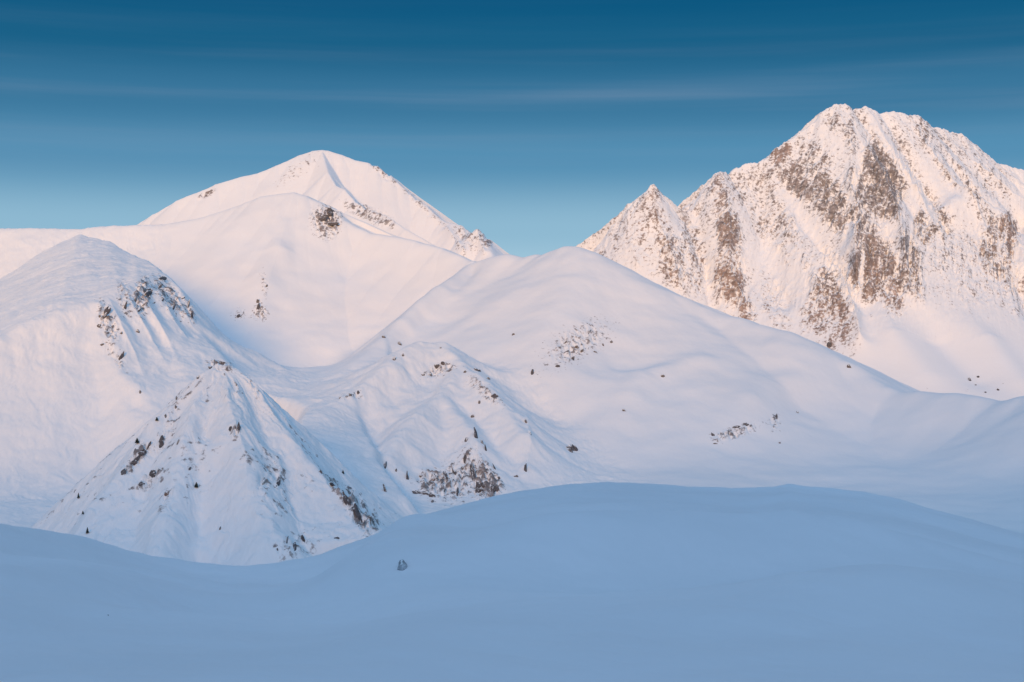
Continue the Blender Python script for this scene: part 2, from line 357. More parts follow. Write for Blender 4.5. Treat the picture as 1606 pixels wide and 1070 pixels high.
# steep faces shed their snow, ledges and gullies hold it
fld = 0.5 + 0.5 * np.clip(fbm(gA.X / 210, ZA / 260, 3) * 2, -1, 1)
spread = 0.46 * sstep(-20, 260, ZA) * (0.35 + .65 * fld) * sstep(1606, 1500, CU + F * gA.X / gA.Y)
A_SNOW = [(1243, 325, 40, 10, 52), (1275, 365, 36, 13, 50), (1305, 408, 36, 13, 50), (1333, 455, 34, 11, 58), (1356, 505, 34, 13, 62), (1192, 400, 22, 46, 80), (1240, 440, 30, 40, 70), (1390, 362, 15, 18, 0), (1330, 385, 14, 16, 0),
          (1345, 265, 6, 60, 12), (1350, 440, 4, 50, 5), (1398, 235, 60, 7, 58), (1432, 285, 70, 8, 57), (1470, 290, 70, 9, 56), (1512, 330, 50, 10, 52), (1600, 395, 10, 60, 10), (1110, 440, 8, 50, 5), (1445, 505, 30, 40, 0), (1410, 545, 60, 50, 40), (1540, 560, 90, 50, 0)]
Vp = gA.proj(ZA); clean = np.zeros(ZA.shape, np.float32)
for (u_, v_, a_, b_, t_) in A_SNOW:
    c0, c1, m_ = gA.blob(Vp, u_, v_, a_, b_, t_); clean[:, c0:c1] = np.maximum(clean[:, c0:c1], m_)
west = sstep(900, 1010, CU + F * gA.X / gA.Y)
brs = fbm(sk / 26, ZA / 105, 5, 0.62)
rockA = np.clip(np.maximum(rock * 0.88, spread) + 0.30 * west * np.clip(slope - 1.25, -1, .55) * sstep(.03, .3, np.maximum(rock, spread)) + (0.34 * brk + .30 * brs) * (0.3 + rock), 0, 1.0) * (1 - .72 * clean)
# height change across the crumbling rock
ZA += sstep(.2, .7, rockA) * 4.0 * fbm(gA.X / 13, ZA / 16, 3) * amp
ZA += 1.2 * fbm(gA.X / 24, gA.Y / 24, 3) * amp + 11 * fbm(gA.X / 34, gA.Y / 60, 4, .6) * (1 - crest) * sstep(0, 300, ZA)
structure(grid_mesh('rocky_mountain', gA, ZA, None, {'rock': rockA, 'red': redA}, M_FAR), 'tall mountain with brown rock showing through snow, on the right', 'mountain')

# ------------------------------------------------------------------ far left peak
B_RIDGE = [(150, 400, 5500), (212, 355, 5600), (242, 336, 5620), (279, 314, 5640), (313, 301, 5660), (340, 289, 5680), (380, 277, 5710), (404, 272, 5730), (434, 260.5, 5750), (468, 247, 5780), (491, 238, 5800), (505, 236, 5800),
           (514, 237, 5800), (535, 243, 5790), (558, 252, 5770), (578, 255.5, 5750), (588, 260.5, 5730), (609, 274, 5690), (629, 292.5, 5640), (649, 311, 5590), (666, 321, 5540), (679, 334.6, 5490), (696, 348, 5430),
           (713, 353, 5380), (725, 355, 5340), (731, 365, 5310), (740, 365, 5280), (748, 361.5, 5250), (757, 372, 5220), (767, 390, 5130), (772, 404, 5050), (800, 470, 4900)]
B_CREST = [(505, 238, 5790), (514, 270, 5600), (526, 291, 5480), (540, 297, 5420), (558, 318, 5330), (580, 330, 5260), (602, 337, 5190), (636, 359, 5080), (680, 384, 4960), (730, 410, 4850)]
gB = Grid(60, 900, 780, 4500, 7000, 520)
ZB = gB.tent(B_RIDGE, 0.95, 1300, 8, back=0.8)
ZB = np.maximum(ZB, gB.tent(B_CREST, 1.0, 900, 5))
base = ZB.copy()
gB.line(ZB, [(470, 262), (440, 290), (420, 310)], 60, 14, 'gauss', base)
gB.line(ZB, [(700, 365), (712, 385), (726, 402)], 30, 25, 'sharp', base)
gB.line(ZB, [(748, 370), (752, 390), (760, 402)], 20, 22, 'sharp', base)
B_ROCK = [(324, 305, 14, 4, -25, .7, .4), (575, 335, 38, 9, 25, .62, .1), (603, 345, 22, 10, 40, .45, .1), (600, 270, 30, 7, 40, .4, .2), (735, 372, 30, 16, 45, .42, .35), (722, 390, 18, 6, 70, .55, .1), (760, 375, 16, 8, 60, .6, .3), (470, 265, 40, 12, -35, .28, .3), (670, 330, 60, 5, 42, .35, .2)]
rock, redB = rock_masks(gB, ZB, B_ROCK)
brk = fbm(gB.X / 22, ZB / 34, 5, .6); rib = ridged(gB.X / 60, ZB / 260 + gB.Y / 900, 4)
rockB = np.clip(rock + 0.75 * brk * (0.2 + rock) * (rock > .02), 0, 1.2)
ZB = ZB + sstep(.1, .5, rock) * (12 * (rib - .6) + 6 * brk) + 2.5 * (rib - .6) * sstep(0, 300, ZB) + 2.0 * fbm(gB.X / 120, gB.Y / 120, 4)
structure(grid_mesh('snowy_peak', gB, ZB, None, {'rock': rockB, 'red': redB}, M_FAR), 'smooth white peak behind the left shoulder, highest on the left', 'mountain')

# ------------------------------------------------------------------ the hills of the middle distance (one continuous sheet, one object per hill)
C_RIDGE = [(-420, 345, 4700), (-200, 352, 4650), (-80, 357, 4620), (0, 359, 4600), (60, 361, 4580), (125, 362, 4560), (155, 357, 4560), (185, 355, 4560), (215, 354, 4560), (270, 349, 4570), (320, 340, 4590), (345, 333, 4600), (370, 325, 4600), (390, 318, 4600), (410, 311, 4600), (434, 308, 4600), (461, 302, 4600), (478, 306, 4590), (501, 316, 4560), (522, 328, 4530), (540, 345, 4480),
           (580, 362, 4420), (608, 366, 4380), (650, 373, 4320), (690, 385, 4240), (740, 407, 4120), (800, 440, 4000)]
D_RIDGE = [(797, 402, 3720), (824, 402, 3700), (841, 398, 3680), (851, 400, 3670), (871, 392, 3640), (888, 387.5, 3620), (905, 388.5, 3600), (921, 395, 3580), (940, 408, 3560), (970, 423, 3540), (1000, 437, 3510), (1030, 452, 3480), (1064, 465, 3440), (1098, 480, 3400), (1128, 492, 3370),
           (1162, 496, 3330), (1189, 506, 3300), (1226, 516, 3250), (1249, 531, 3220), (1264, 544, 3200), (1280, 555, 3180), (1302, 561, 3150), (1321, 569, 3120), (1336, 583, 3100), (1362, 592, 3060), (1389, 605, 3020), (1412, 614, 2980), (1446, 611.5, 2930), (1487, 615, 2880), (1529, 621, 2830), (1566, 629, 2790), (1585, 627, 2770), (1606, 621, 2750), (1700, 600, 2680), (1900, 570, 2600), (2150, 550, 2500)]
D_LEFT = [(740, 409, 3760), (720, 425, 3680), (690, 450, 3560), (655, 478, 3440), (630, 503, 3340), (605, 530, 3240), (585, 550, 3150), (540, 585, 3000)]
K1 = [(690, 538, 2960), (660, 536, 2940), (628, 546, 2890), (612, 566, 2820), (575, 600, 2720), (530, 632, 2620), (500, 655, 2540)]
K2 = [(690, 538, 2960), (722, 560, 2860), (760, 597, 2740), (790, 640, 2620), (815, 680, 2520), (826, 735, 2430)]
K3 = [(722, 560, 2860), (705, 600, 2740), (690, 622, 2680), (655, 650, 2560), (630, 690, 2450), (610, 720, 2380)]
K4 = [(690, 622, 2680), (725, 660, 2560), (745, 690, 2470), (762, 730, 2400), (780, 770, 2340)]
E1 = [(-150, 530, 3300), (0, 440, 3750), (60, 404, 3900), (100, 380, 4000), (125, 367, 4050), (165, 378, 3880), (210, 400, 3660), (240, 416, 3460), (258, 427, 3300), (275, 447, 3230), (290, 472, 3160), (303, 505, 3080), (330, 540, 2960), (360, 580, 2800)]
E2 = [(258, 427, 3300), (215, 440, 3080), (190, 455, 2980), (150, 474, 2860), (90, 488, 2800), (40, 508, 2750), (0, 528, 2700), (-120, 570, 2600), (-300, 600, 2500)]
E3 = [(150, 474, 2860), (158, 520, 2770), (172, 556, 2710), (190, 580, 2660), (219, 614, 2580), (248, 648, 2500), (262, 690, 2420)]
F_L = [(350, 569, 1900), (330, 577, 1880), (309, 592, 1860), (276, 627, 1820), (249, 651, 1790), (229, 685, 1760), (202, 728, 1720), (178, 755, 1690), (149, 789, 1650), (126, 836, 1600), (97, 880, 1540)]
F_R = [(350, 569, 1900), (367, 570, 1900), (394, 594, 1880), (410, 624, 1850), (434, 654, 1820), (468, 701, 1770), (498, 736, 1730), (525, 762, 1700), (547, 778, 1680), (574, 816, 1640), (610, 850, 1590), (650, 890, 1540)]
F_C = [(350, 570, 1900), (366, 660, 1752), (420, 830, 1562)]
F_C2 = [(322, 585, 1870), (292, 680, 1735), (250, 860, 1535)]
def soften(Z, n):
    k = np.hanning(2 * n + 3)[1:-1]; k = (k / k.sum()).astype(np.float32)
    for ax in (0, 1):
        acc = np.zeros_like(Z); pd = np.pad(Z, [(n, n) if a == ax else (0, 0) for a in (0, 1)], 'edge')
        for j, kv in enumerate(k):
            acc += kv * (pd[j:j + Z.shape[0]] if ax == 0 else pd[:, j:j + Z.shape[1]])
        Z = acc
    return Z
gM = Grid(-420, 2000, 1700, 1250, 5150, 1050, power=1.0)
fl = -275 + 0.045 * (gM.Y - 1800) + 10 * fbm(gM.X / 420, gM.Y / 420, 3)
fl += 8 * sstep(0, -1500, gM.X)
fl -= 330 * sstep(2900, 4300, gM.Y) * sstep(0, 500, gM.X)
hC = gM.tent(C_RIDGE, 0.80, 1250, 14, back=0.5)
hD = gM.tent(D_RIDGE, 0.53, 2100, 18, back=0.5)
_yl = np.array([p[2] for p in D_LEFT[::-1]], float); _xl = np.array([P(*p)[0] for p in D_LEFT[::-1]])
hD = hD - 0.55 * np.maximum(0, np.interp(gM.y, _yl, _xl)[:, None] + 60 - gM.X) * sstep(2700, 3050, gM.Y)
hD = smax(hD, gM.tent([(797, 402, 3720), (770, 403, 3740)] + D_LEFT, 0.85, 500, 16, m=.70), 30)
hK = gM.tent(K1, 0.62, 300, 14, m=.36)
for kk in (K2, K3, K4):
    hK = smax(hK, gM.tent(kk, 0.72, 300, 10, m=.42), 10)
hD_only = soften(hD, 5)
hD = smax(hD_only, soften(hK, 1), 18)
# the high snow basin between the bowl, the left hill and the centre ridge
bc = (500, 588, 3050); rim = [(290, 505, 3450), (350, 545, 3380), (420, 563, 3350), (520, 568, 3300), (612, 545, 3400), (630, 556, 3050), (560, 622, 2780), (470, 645, 2620), (390, 610, 2800), (320, 560, 3050), (290, 505, 3450)]
hV = np.full(gM.X.shape, -1e4, np.float32)
hV = gM.patch(hV, [(bc, rim[k], rim[k + 1]) for k in range(len(rim) - 1)] + [((560, 622, 2780), (470, 645, 2620), (520, 715, 2250)), ((560, 622, 2780), (520, 715, 2250), (605, 720, 2320)), ((470, 645, 2620), (520, 715, 2250), (430, 690, 2250)), ((605, 720, 2320), (520, 715, 2250), (580, 800, 1950)), ((605, 720, 2320), (580, 800, 1950), (660, 790, 2050))])
hV = np.maximum(hV, fl - 30); hV = soften(hV, 15)
hE = gM.tent(E1, 1.15, 500, 10, m=.95)
hE = smax(hE, gM.tent(E2[1:], 0.75, 700, 12, m=.5), 14)
hE = smax(hE, gM.tent(E3, 0.85, 500, 9, m=.6), 12)
_top = E1[:9]
_lip = E2[::-1]
_tr = []
for k in range(8):
    _tr += [(_top[k], _lip[k], _lip[k + 1]), (_top[k], _top[k + 1], _lip[k + 1])]
_a, _d, _m, _c, _e = (303, 505, 3080), (190, 580, 2660), (272, 562, 2790), (380, 596, 2760), (248, 648, 2500)
_tr += [(_a, _d, _m), (_a, _m, (330, 540, 2960)), ((330, 540, 2960), _m, _c), (_m, _d, (219, 614, 2580)), (_m, (219, 614, 2580), _e), (_m, _e, (340, 650, 2480)), (_m, (340, 650, 2480), _c)]
_top2, _foot = [(150, 474, 2860), (190, 455, 2980), (215, 440, 3080), (258, 427, 3300)], [_d, (225, 555, 2760), (262, 530, 2900), _a]
for k in range(3):
    _tr += [(_top2[k], _foot[k], _foot[k + 1]), (_top2[k], _top2[k + 1], _foot[k + 1])]
_tr += [((258, 427, 3300), (275, 447, 3230), _a), ((275, 447, 3230), (290, 472, 3160), _a)]
hE = gM.patch(hE, _tr)
hE = soften(hE, 5)
hF = smax(gM.tent(F_L, 1.6, 500, 8, m=1.2), gM.tent(F_R, 1.25, 500, 5, m=.85), 5)
hF = smax(hF, smax(gM.tent(F_C, 1.0, 400, 20, m=.85), gM.tent(F_C2, 1.3, 400, 16, m=1.2), 10), 9)
_tr = []
for k in range(10):
    _tr += [(F_L[k], F_R[k], F_R[k + 1]), (F_L[k], F_L[k + 1], F_R[k + 1])]
hF = soften(gM.patch(hF, _tr), 4)
stack = np.stack([fl + 10, hC, hD, hE, hF])
stack[0] = np.maximum(stack[0], hV); own = np.argmax(stack, 0)
ZM = smax(smax(smax(smax(smax(hC, hV, 60), hD, 45), hE, 30), fl, 55), hF, 22)
base = ZM.copy()
def LM(pts, width, h, prof='gauss'):
    gM.line(ZM, pts, width, h, prof, base)
LM([(310, 512), (345, 540), (385, 562), (440, 572), (500, 570)], 60, -10)
LM([(1262, 588), (1215, 613), (1172, 642), (1120, 690)], 42, [4, 14, 14, 5])
LM([(944, 660), (890, 652), (840, 640), (795, 606), (745, 572), (705, 549)], 55, [-4, -16, -18, -16, -14, -4])
LM([(1130, 571), (1060, 575), (1010, 588), (985, 625), (975, 660)], 36, [2, 11, 13, 11, 3])
LM([(918, 396), (905, 450), (868, 520), (845, 590), (838, 625)], 85, [0, 16, 20, 18, 6])
LM([(1000, 440), (985, 500), (975, 550), (990, 570)], 110, [0, -14, -18, -6])
LM([(1240, 530), (1200, 560), (1150, 600), (1090, 650), (1040, 700)], 110, [0, 10, 12, 12, 6])
LM([(790, 415), (720, 455), (660, 500), (620, 545)], 60, [0, 8, 9, 4])
LM([(850, 410), (770, 455), (700, 500), (655, 530)], 60, [0, -9, -12, -6])
LM([(467, 306), (456, 340), (452, 370)], 22, [0, -7, 0])
LM([(440, 368), (426, 400), (413, 440), (405, 490), (400, 520)], 48, [3, 16, 22, 18, 3])
LM([(425, 380), (445, 400), (452, 425)], 30, [3, 12, 2])
for q_ in ([(172, 474), (192, 518), (214, 562), (226, 590)], [(198, 462), (220, 508), (246, 548), (262, 575)], [(222, 455), (240, 498), (264, 540), (280, 565)], [(246, 448), (264, 488), (290, 530)], [(262, 446), (282, 478), (300, 508)]):
    LM(q_, 13, [2, 7, 5, 1][:len(q_)], 'sharp')
for q_ in ([(184, 472), (206, 512), (230, 556)], [(210, 462), (230, 502), (256, 546)], [(234, 455), (252, 492), (276, 536)], [(254, 450), (272, 482), (294, 520)]):
    LM(q_, 12, [0, -5, -1], 'gauss')
LM([(520, 345), (560, 400), (640, 430), (700, 440)], 140, [0, -18, -22, -6])
LM([(60, 362), (45, 400), (20, 440)], 120, [0, 12, 6])
LM([(190, 606), (215, 628), (244, 650)], 15, [-2, -8, -6])
LM([(640, 645), (610, 690), (600, 730)], 26, 7)
LM([(690, 560), (640, 600), (580, 640), (530, 668)], 34, [0, -9, -10, -3])
LM([(740, 640), (748, 690), (752, 740)], 16, 5, 'sharp')
LM([(825, 655), (832, 700), (822, 750)], 22, [6, 10, 5], 'sharp')
LM([(345, 575), (352, 620), (372, 668), (385, 720), (388, 780)], 14, [0, 5, 6, 6, 3], 'sharp')
LM([(318, 600), (296, 660), (285, 700)], 10, [0, 4, 3], 'sharp')
LM([(300, 640), (335, 690), (350, 740)], 10, [0, -4, -2])
LM([(385, 600), (410, 680), (425, 740)], 12, [0, -5, -3])
LM([(430, 680), (440, 740), (436, 790)], 11, [0, 4, 2], 'sharp')
LM([(175, 850), (220, 840), (262, 832), (320, 848)], 40, [2, 7, 8, 2])
M_ROCK = [(512, 348, 26, 22, 80, 0.64, 0.1), (512, 340, 24, 14, 0, 0.74, 0.05), (408, 490, 12, 12, 80, 0.48, 0.2), (375, 495, 14, 8, 0, 0.35, 0.3), (414, 445, 22, 5, 80, 0.35, 0.1), (225, 468, 34, 16, 100, 0.6, 0.05), (265, 465, 44, 14, 55, 0.52, 0.1), (195, 470, 34, 12, 80, 0.39, 0.1), (170, 505, 34, 12, 70, 0.53, 0.1), (180, 555, 34, 7, 55, 0.35, 0.1), (298, 490, 20, 6, 70, 0.6, 0.05), (905, 540, 60, 26, -30, 0.34, 0.25), (895, 555, 20, 14, -20, 0.39, 0.1), (685, 760, 30, 20, 10, 0.63, 0.1), (715, 755, 26, 34, 0, 0.48, 0.3), (745, 745, 46, 18, 75, 0.52, 0.35), (760, 755, 36, 14, 75, 0.78, 0), (775, 760, 18, 12, 60, 0.7, 0), (690, 580, 30, 8, -15, 0.43, 0.1), (765, 620, 26, 10, 35, 0.43, 0.1), (745, 600, 18, 10, 10, 0.35, 0.3), (550, 620, 20, 6, -10, 0.36, 0.1), (1150, 678, 40, 9, -14, 0.43, 0.05), (1215, 665, 10, 14, 0, 0.35, 0.05), (560, 800, 44, 14, 62, 0.8, 0), (530, 765, 34, 8, 45, 0.43, 0.2), (585, 820, 14, 22, 0, 0.43, 0.1), (465, 858, 36, 20, -20, 0.36, 0.05), (215, 720, 34, 9, -50, 0.7, 0), (235, 752, 30, 9, -30, 0.48, 0), (262, 775, 24, 8, -60, 0.35, 0.05), (252, 690, 24, 8, -70, 0.43, 0), (370, 672, 18, 7, 110, 0.48, 0.15), (345, 573, 26, 5, 5, 0.48, 0.2), (400, 610, 22, 4, 60, 0.43, 0.5), (415, 755, 40, 14, 90, 0.31, 0.1), (440, 750, 34, 10, 80, 0.35, 0.1), (300, 730, 50, 30, 90, 0.21, 0.05), (270, 660, 40, 12, 100, 0.34, 0.1)]
rock, redM = rock_masks(gM, ZM, M_ROCK)
vis = (gM.proj(ZM) <= np.minimum.accumulate(gM.proj(ZM), 0) + 3)
rock *= vis
brk = fbm(gM.X / 9, ZM / 14 + gM.Y / 40, 5, .62)
rockM = np.clip(rock + 0.95 * brk * (0.22 + rock) * (rock > .02), 0, 1.2)
ZM = ZM + sstep(.12, .6, rock) * (6 * brk + 13 * (ridged(gM.X / 24, ZM / 120, 3) - .6))
# wind-shaped swells and faint fall-line flutes in the snow
sw = 0.5 + 0.5 * sstep(1250, 2200, gM.Y)
ZM += 7.0 * sw * fbm(gM.X / 230, gM.Y / 230, 3) + 0.8 * fbm(gM.X / 46 + 3, gM.Y / 60, 4, .5)
kn = sstep(-6, 20, hK - (hD_only - 30))
ZM += kn * (4.5 * (ridged(gM.X / 62 + .5 * fbm(gM.X / 80, gM.Y / 80, 2), gM.Y / 110, 4) - .6) + 0.9 * fbm(gM.X / 18, gM.Y / 26, 3))
pf = sstep(0, 30, hF - np.maximum(fl, hD))
ax_, ay_, _ = P(350, 569, 1900)
th = np.arctan2(gM.X - ax_, ay_ - gM.Y); rr_ = np.hypot(gM.X - ax_, gM.Y - ay_)
th = th + .16 * fbm(gM.X / 70, gM.Y / 70, 3) + .05 * fbm(gM.X / 20, gM.Y / 20, 2)
rbF = ridged(th * 4.2 + 3, rr_ / 260, 4, .5)
ZM += pf * sstep(4, 70, rr_) * (8.5 * (rbF - .62) + 0.8 * fbm(gM.X / 12, gM.Y / 18, 3))
rockM = np.maximum(rockM, pf * vis * np.clip(.50 * sstep(.66, .86, rbF) * sstep(.42, .62, .5 + fbm(gM.X / 40, gM.Y / 70, 3)) + .12 * brk, 0, .62) * sstep(880, 760, gM.proj(base)))
pe = sstep(0, 30, hE - np.maximum(fl, hC)) * sstep(-200, -80, ZM)
ZM += pe * 0.7 * (ridged(gM.X / 30 + gM.Y / 120, gM.Y / 300, 3) - .6)
at = {'rock': rockM, 'red': redM}
nm = [('valley_floor', 'snow covered floor of the valley between the hills', 'valley'), ('snowy_hill', 'broad white bowl shaped hillside below the left peak', 'hill'), ('snowy_hill', 'long rounded white hill across the centre, sloping down to the right', 'hill'),
      ('snowy_hill', 'left hill with a flat lilac top and a rocky lip', 'hill'), ('snowy_hill', 'small pyramid shaped hill standing in front on the left', 'hill')]
for k, (n, lb, ct) in enumerate(nm):
    structure(grid_mesh(n, gM, ZM, own == k, at, M_MID), lb, ct)

# ------------------------------------------------------------------ foreground slope
G_RIDGE = [(-900, 760, 150), (-500, 785, 165), (-200, 800, 185), (0, 820, 200), (60, 829, 208), (150, 848, 222), (240, 872, 240), (300, 882, 250), (360, 886, 258), (430, 884, 264), (500, 870, 270), (560, 850, 276), (600, 832, 282), (640, 815, 288), (700, 798, 296), (760, 782, 304), (820, 769, 312), (880, 761, 318), (950, 757, 325), (1010, 758, 330), (1080, 762, 334), (1150, 766, 336),
           (1215, 763, 337), (1238, 758.5, 337), (1260, 763, 338), (1300, 765, 338), (1350, 771, 336), (1400, 781, 332), (1430, 789, 330), (1480, 803, 325), (1530, 817, 318), (1606, 838, 308), (1800, 870, 290), (2300, 900, 250)]
gG = Grid(-900, 2400, 1300, 22, 620, 700)
ur = np.array([p[0] for p in G_RIDGE]); vr = np.interp(gG.u, ur, [p[1] for p in G_RIDGE]); yr = np.interp(gG.u, ur, [p[2] for p in G_RIDGE])
def smooth1(a, n):
    k = np.hanning(n); k /= k.sum(); return np.convolve(np.pad(a, n // 2, 'edge'), k, 'same')[n // 2:-(n // 2)]
yr = smooth1(yr, 61)
vs = smooth1(vr, 9)
zr = (CV - vs) / F * yr
y0 = 60.0; z0 = (CV - 1085) / F * y0
t = (gG.Y - y0) / (yr[None] - y0)
pl = z0 + t * (zr[None] - z0) + 0.9 * np.sin(np.clip(t, 0, 1) * np.pi) * -1.0
bk = zr[None] - 0.30 * (gG.Y - yr[None]) - 0.0012 * np.maximum(gG.Y - yr[None], 0) ** 2
ZG = -smax(-pl, -bk, 3.0)
ZG += 0.75 * (1 - np.clip(np.abs(gG.Y - yr[None]) / 12.0, 0, 1))   # the blend's loss at the crest
base = ZG.copy()
def LG(pts, width, h, prof='gauss'):
    gG.line(ZG, pts, width, h, prof, base)
LG([(652, 822), (634, 845), (616, 872), (590, 905), (560, 935)], 7, [0, 3.42, 4.18, 2.66, 0])
LG([(604, 848), (575, 880), (530, 908)], 7, [0, -3.42, 0])
LG([(640, 945), (740, 885), (850, 860), (1000, 850), (1200, 842), (1400, 850)], 13, [0, 2.28, 3.04, 3.23, 3.04, 1.14])
LG([(700, 930), (900, 885), (1200, 875), (1450, 885)], 14, [0, -2.28, -3.04, -1.52])
LG([(0, 905), (140, 903), (260, 908), (380, 925)], 9, [0.76, 1.52, 1.52, 0])
LG([(-100, 880), (120, 880), (300, 900)], 12, [-0.95, -1.71, 0])
LG([(900, 1010), (1200, 960), (1500, 930), (1700, 910)], 8, [0, 1.33, 1.52, 0.76])
LG([(1238, 758.5)], 2.2, 0.5)
ZG += 1.0 * fbm(gG.X / 38, gG.Y / 46, 3) * sstep(1.0, .7, t) + 0.24 * fbm(gG.X / 9, gG.Y / 14, 4) + 0.03 * fbm((gG.X + .6 * gG.Y) / 1.6, (gG.Y - .3 * gG.X) / 6, 3)
zz = np.zeros(ZG.shape, np.float32)
structure(grid_mesh('foreground_slope', gG, ZG, None, {'rock': zz, 'red': zz}, M_NEAR), 'smooth blue shaded snow slope across the foreground', 'slope')

# ------------------------------------------------------------------ ground sheet to the horizon, and the mountain behind the viewpoint whose shadow lies on the valley
me = bpy.data.meshes.new('ground'); R_ = 60000
me.from_pydata([(-R_, -R_, -420), (R_, -R_, -420), (R_, R_, -420), (-R_, R_, -420)], [], [(0, 1, 2, 3)])
g_ = bpy.data.objects.new('ground', me); COL.objects.link(g_); me.materials.append(M_MID)
structure(g_, 'wide snowy ground between and beyond the mountains', 'ground')

dx, dy = math.sin(rad(SUN_AZ)), math.cos(rad(SUN_AZ))     # direction the light travels, in plan
px, py = dy, -dx
BD = 850.0
prof = [(-6000, -380), (-3200, 200), (-1239, 325), (-900, 378), (-634, 430), (-374, 366), (-109, 368), (137, 460), (364, 605), (543, 690), (900, 760), (2500, 700), (4500, 0)]
ws = np.linspace(-6000, 4500, 420); hs = np.interp(ws, [p[0] for p in prof], [p[1] for p in prof])
hs = smooth1(hs, 11) + 10 * fbm(ws / 170, ws * 0, 4)
ss = np.linspace(-1500, 720, 74)                            # across the ridge; the side towards the valley ends short of the viewpoint
W_, S_ = np.meshgrid(ws, ss)
Hb = np.maximum(-410, hs[None, :] - np.where(S_ < 0, 0.55 * np.abs(S_), 450 * (1 - np.exp(-np.abs(S_) / 450)) + 0.3 * np.abs(S_)) + 12 * fbm(W_ / 120, S_ / 120, 4) * sstep(0, 80, np.abs(S_)))
class _B: pass
gb = _B(); gb.X = px * W_ + dx * (S_ - BD); gb.Y = py * W_ + dy * (S_ - BD)
structure(grid_mesh('mountain_ridge', gb, Hb, None, {'rock': Hb * 0, 'red': Hb * 0}, M_MID), 'snowy mountain ridge behind the viewpoint', 'mountain')

# ------------------------------------------------------------------ single rocks, outcrops and trees
def rock_mat(name, base, snow_edge=0.62):
    m = bpy.data.materials.new(name); m.use_nodes = True; t = m.node_tree
    b = t.nodes['Principled BSDF']; b.inputs['Roughness'].default_value = 0.9; b.inputs['Specular IOR Level'].default_value = 0.15
    ob = nd(t, 'ShaderNodeTexCoord'); ge = nd(t, 'ShaderNodeNewGeometry'); sx = nd(t, 'ShaderNodeSeparateXYZ')
    t.links.new(ge.outputs['Normal'], sx.inputs[0])
    n1 = nd(t, 'ShaderNodeTexNoise'); n1.inputs['Scale'].default_value = 0.35; n1.inputs['Detail'].default_value = 6; n1.inputs['Roughness'].default_value = 0.7
    t.links.new(ob.outputs['Object'], n1.inputs['Vector'])
    rp = ramp(t, [(0.3, tuple(c * 0.7 for c in base)), (0.5, base), (0.7, tuple(c * 1.9 for c in base))])
    t.links.new(n1.outputs['Fac'], rp.inputs['Fac'])
    ma = nd(t, 'ShaderNodeMath', operation='MULTIPLY_ADD'); ma.inputs[1].default_value = 0.9; t.links.new(n1.outputs['Fac'], ma.inputs[0]); t.links.new(sx.outputs['Z'], ma.inputs[2])
    sf = nd(t, 'ShaderNodeMapRange', interpolation_type='SMOOTHSTEP'); sf.inputs['From Min'].default_value = snow_edge + 0.38; sf.inputs['From Max'].default_value = snow_edge + 0.62
    t.links.new(ma.outputs[0], sf.inputs['Value'])
    mx = nd(t, 'ShaderNodeMix', data_type='RGBA'); t.links.new(sf.outputs[0], mx.inputs['Factor'])
    t.links.new(rp.outputs[0], mx.inputs['A']); mx.inputs['B'].default_value = (0.84, 0.85, 0.875, 1)
    t.links.new(mx.outputs['Result'], b.inputs['Base Color'])
    bp = nd(t, 'ShaderNodeBump'); bp.inputs['Strength'].default_value = 0.6; bp.inputs['Distance'].default_value = 1.0
    t.links.new(n1.outputs['Fac'], bp.inputs['Height']); t.links.new(bp.outputs[0], b.inputs['Normal'])
    return m
R_DARK = rock_mat('dark_grey_rock', (0.105, 0.099, 0.106), 0.76)
R_MID = rock_mat('grey_rock', (0.15, 0.135, 0.13), 0.66)
R_BROWN = rock_mat('brown_rock', (0.20, 0.14, 0.115), 0.66)
def add_chunk(bm, rng, c, ax, size):
    """one angular block: a ball cut flat by random planes, then stretched along ax"""
    r = bmesh.ops.create_icosphere(bm, subdivisions=2, radius=1.0)
    vs = r['verts']
    for k in range(11):
        n = Vector((rng.uniform(-1, 1), rng.uniform(-1, 1), rng.uniform(-1, 1))).normalized(); h = rng.uniform(0.5, 0.85)
        for v in vs:
            d = v.co.dot(n)
            if d > h: v.co -= n * (d - h)
    for v in vs:
        p = v.co * (1 + rng.uniform(-.07, .07))
        v.co = Vector(c) + ax[0] * (p.x * size[0]) + ax[1] * (p.y * size[1]) + ax[2] * (p.z * size[2])
def ground_frame(g, Z, u, v):
    X, Y, z = g.drape(Z, [(u, v)])[0]
    j = int(np.clip(np.searchsorted(g.u, u), 4, g.nu - 5)); k = int(np.clip(np.searchsorted(g.y, Y), 4, g.ny - 5))
    a = Vector((g.X[k, j + 4] - g.X[k, j - 4], 0, float(Z[k, j + 4] - Z[k, j - 4])))
    b = Vector((float(g.X[k + 4, j] - g.X[k - 4, j]), float(g.Y[k + 4, j] - g.Y[k - 4, j]), float(Z[k + 4, j] - Z[k - 4, j])))
    n = a.cross(b).normalized()
    return Vector((X, Y, z)), n
def outward(n):
    """rock faces stand steeper than the snow around them"""
    d = Vector((n.x, n.y, 0))
    if d.length < .12: d = Vector((0, -.12, 0))
    return (n * .5 + d.normalized() * .5).normalized()
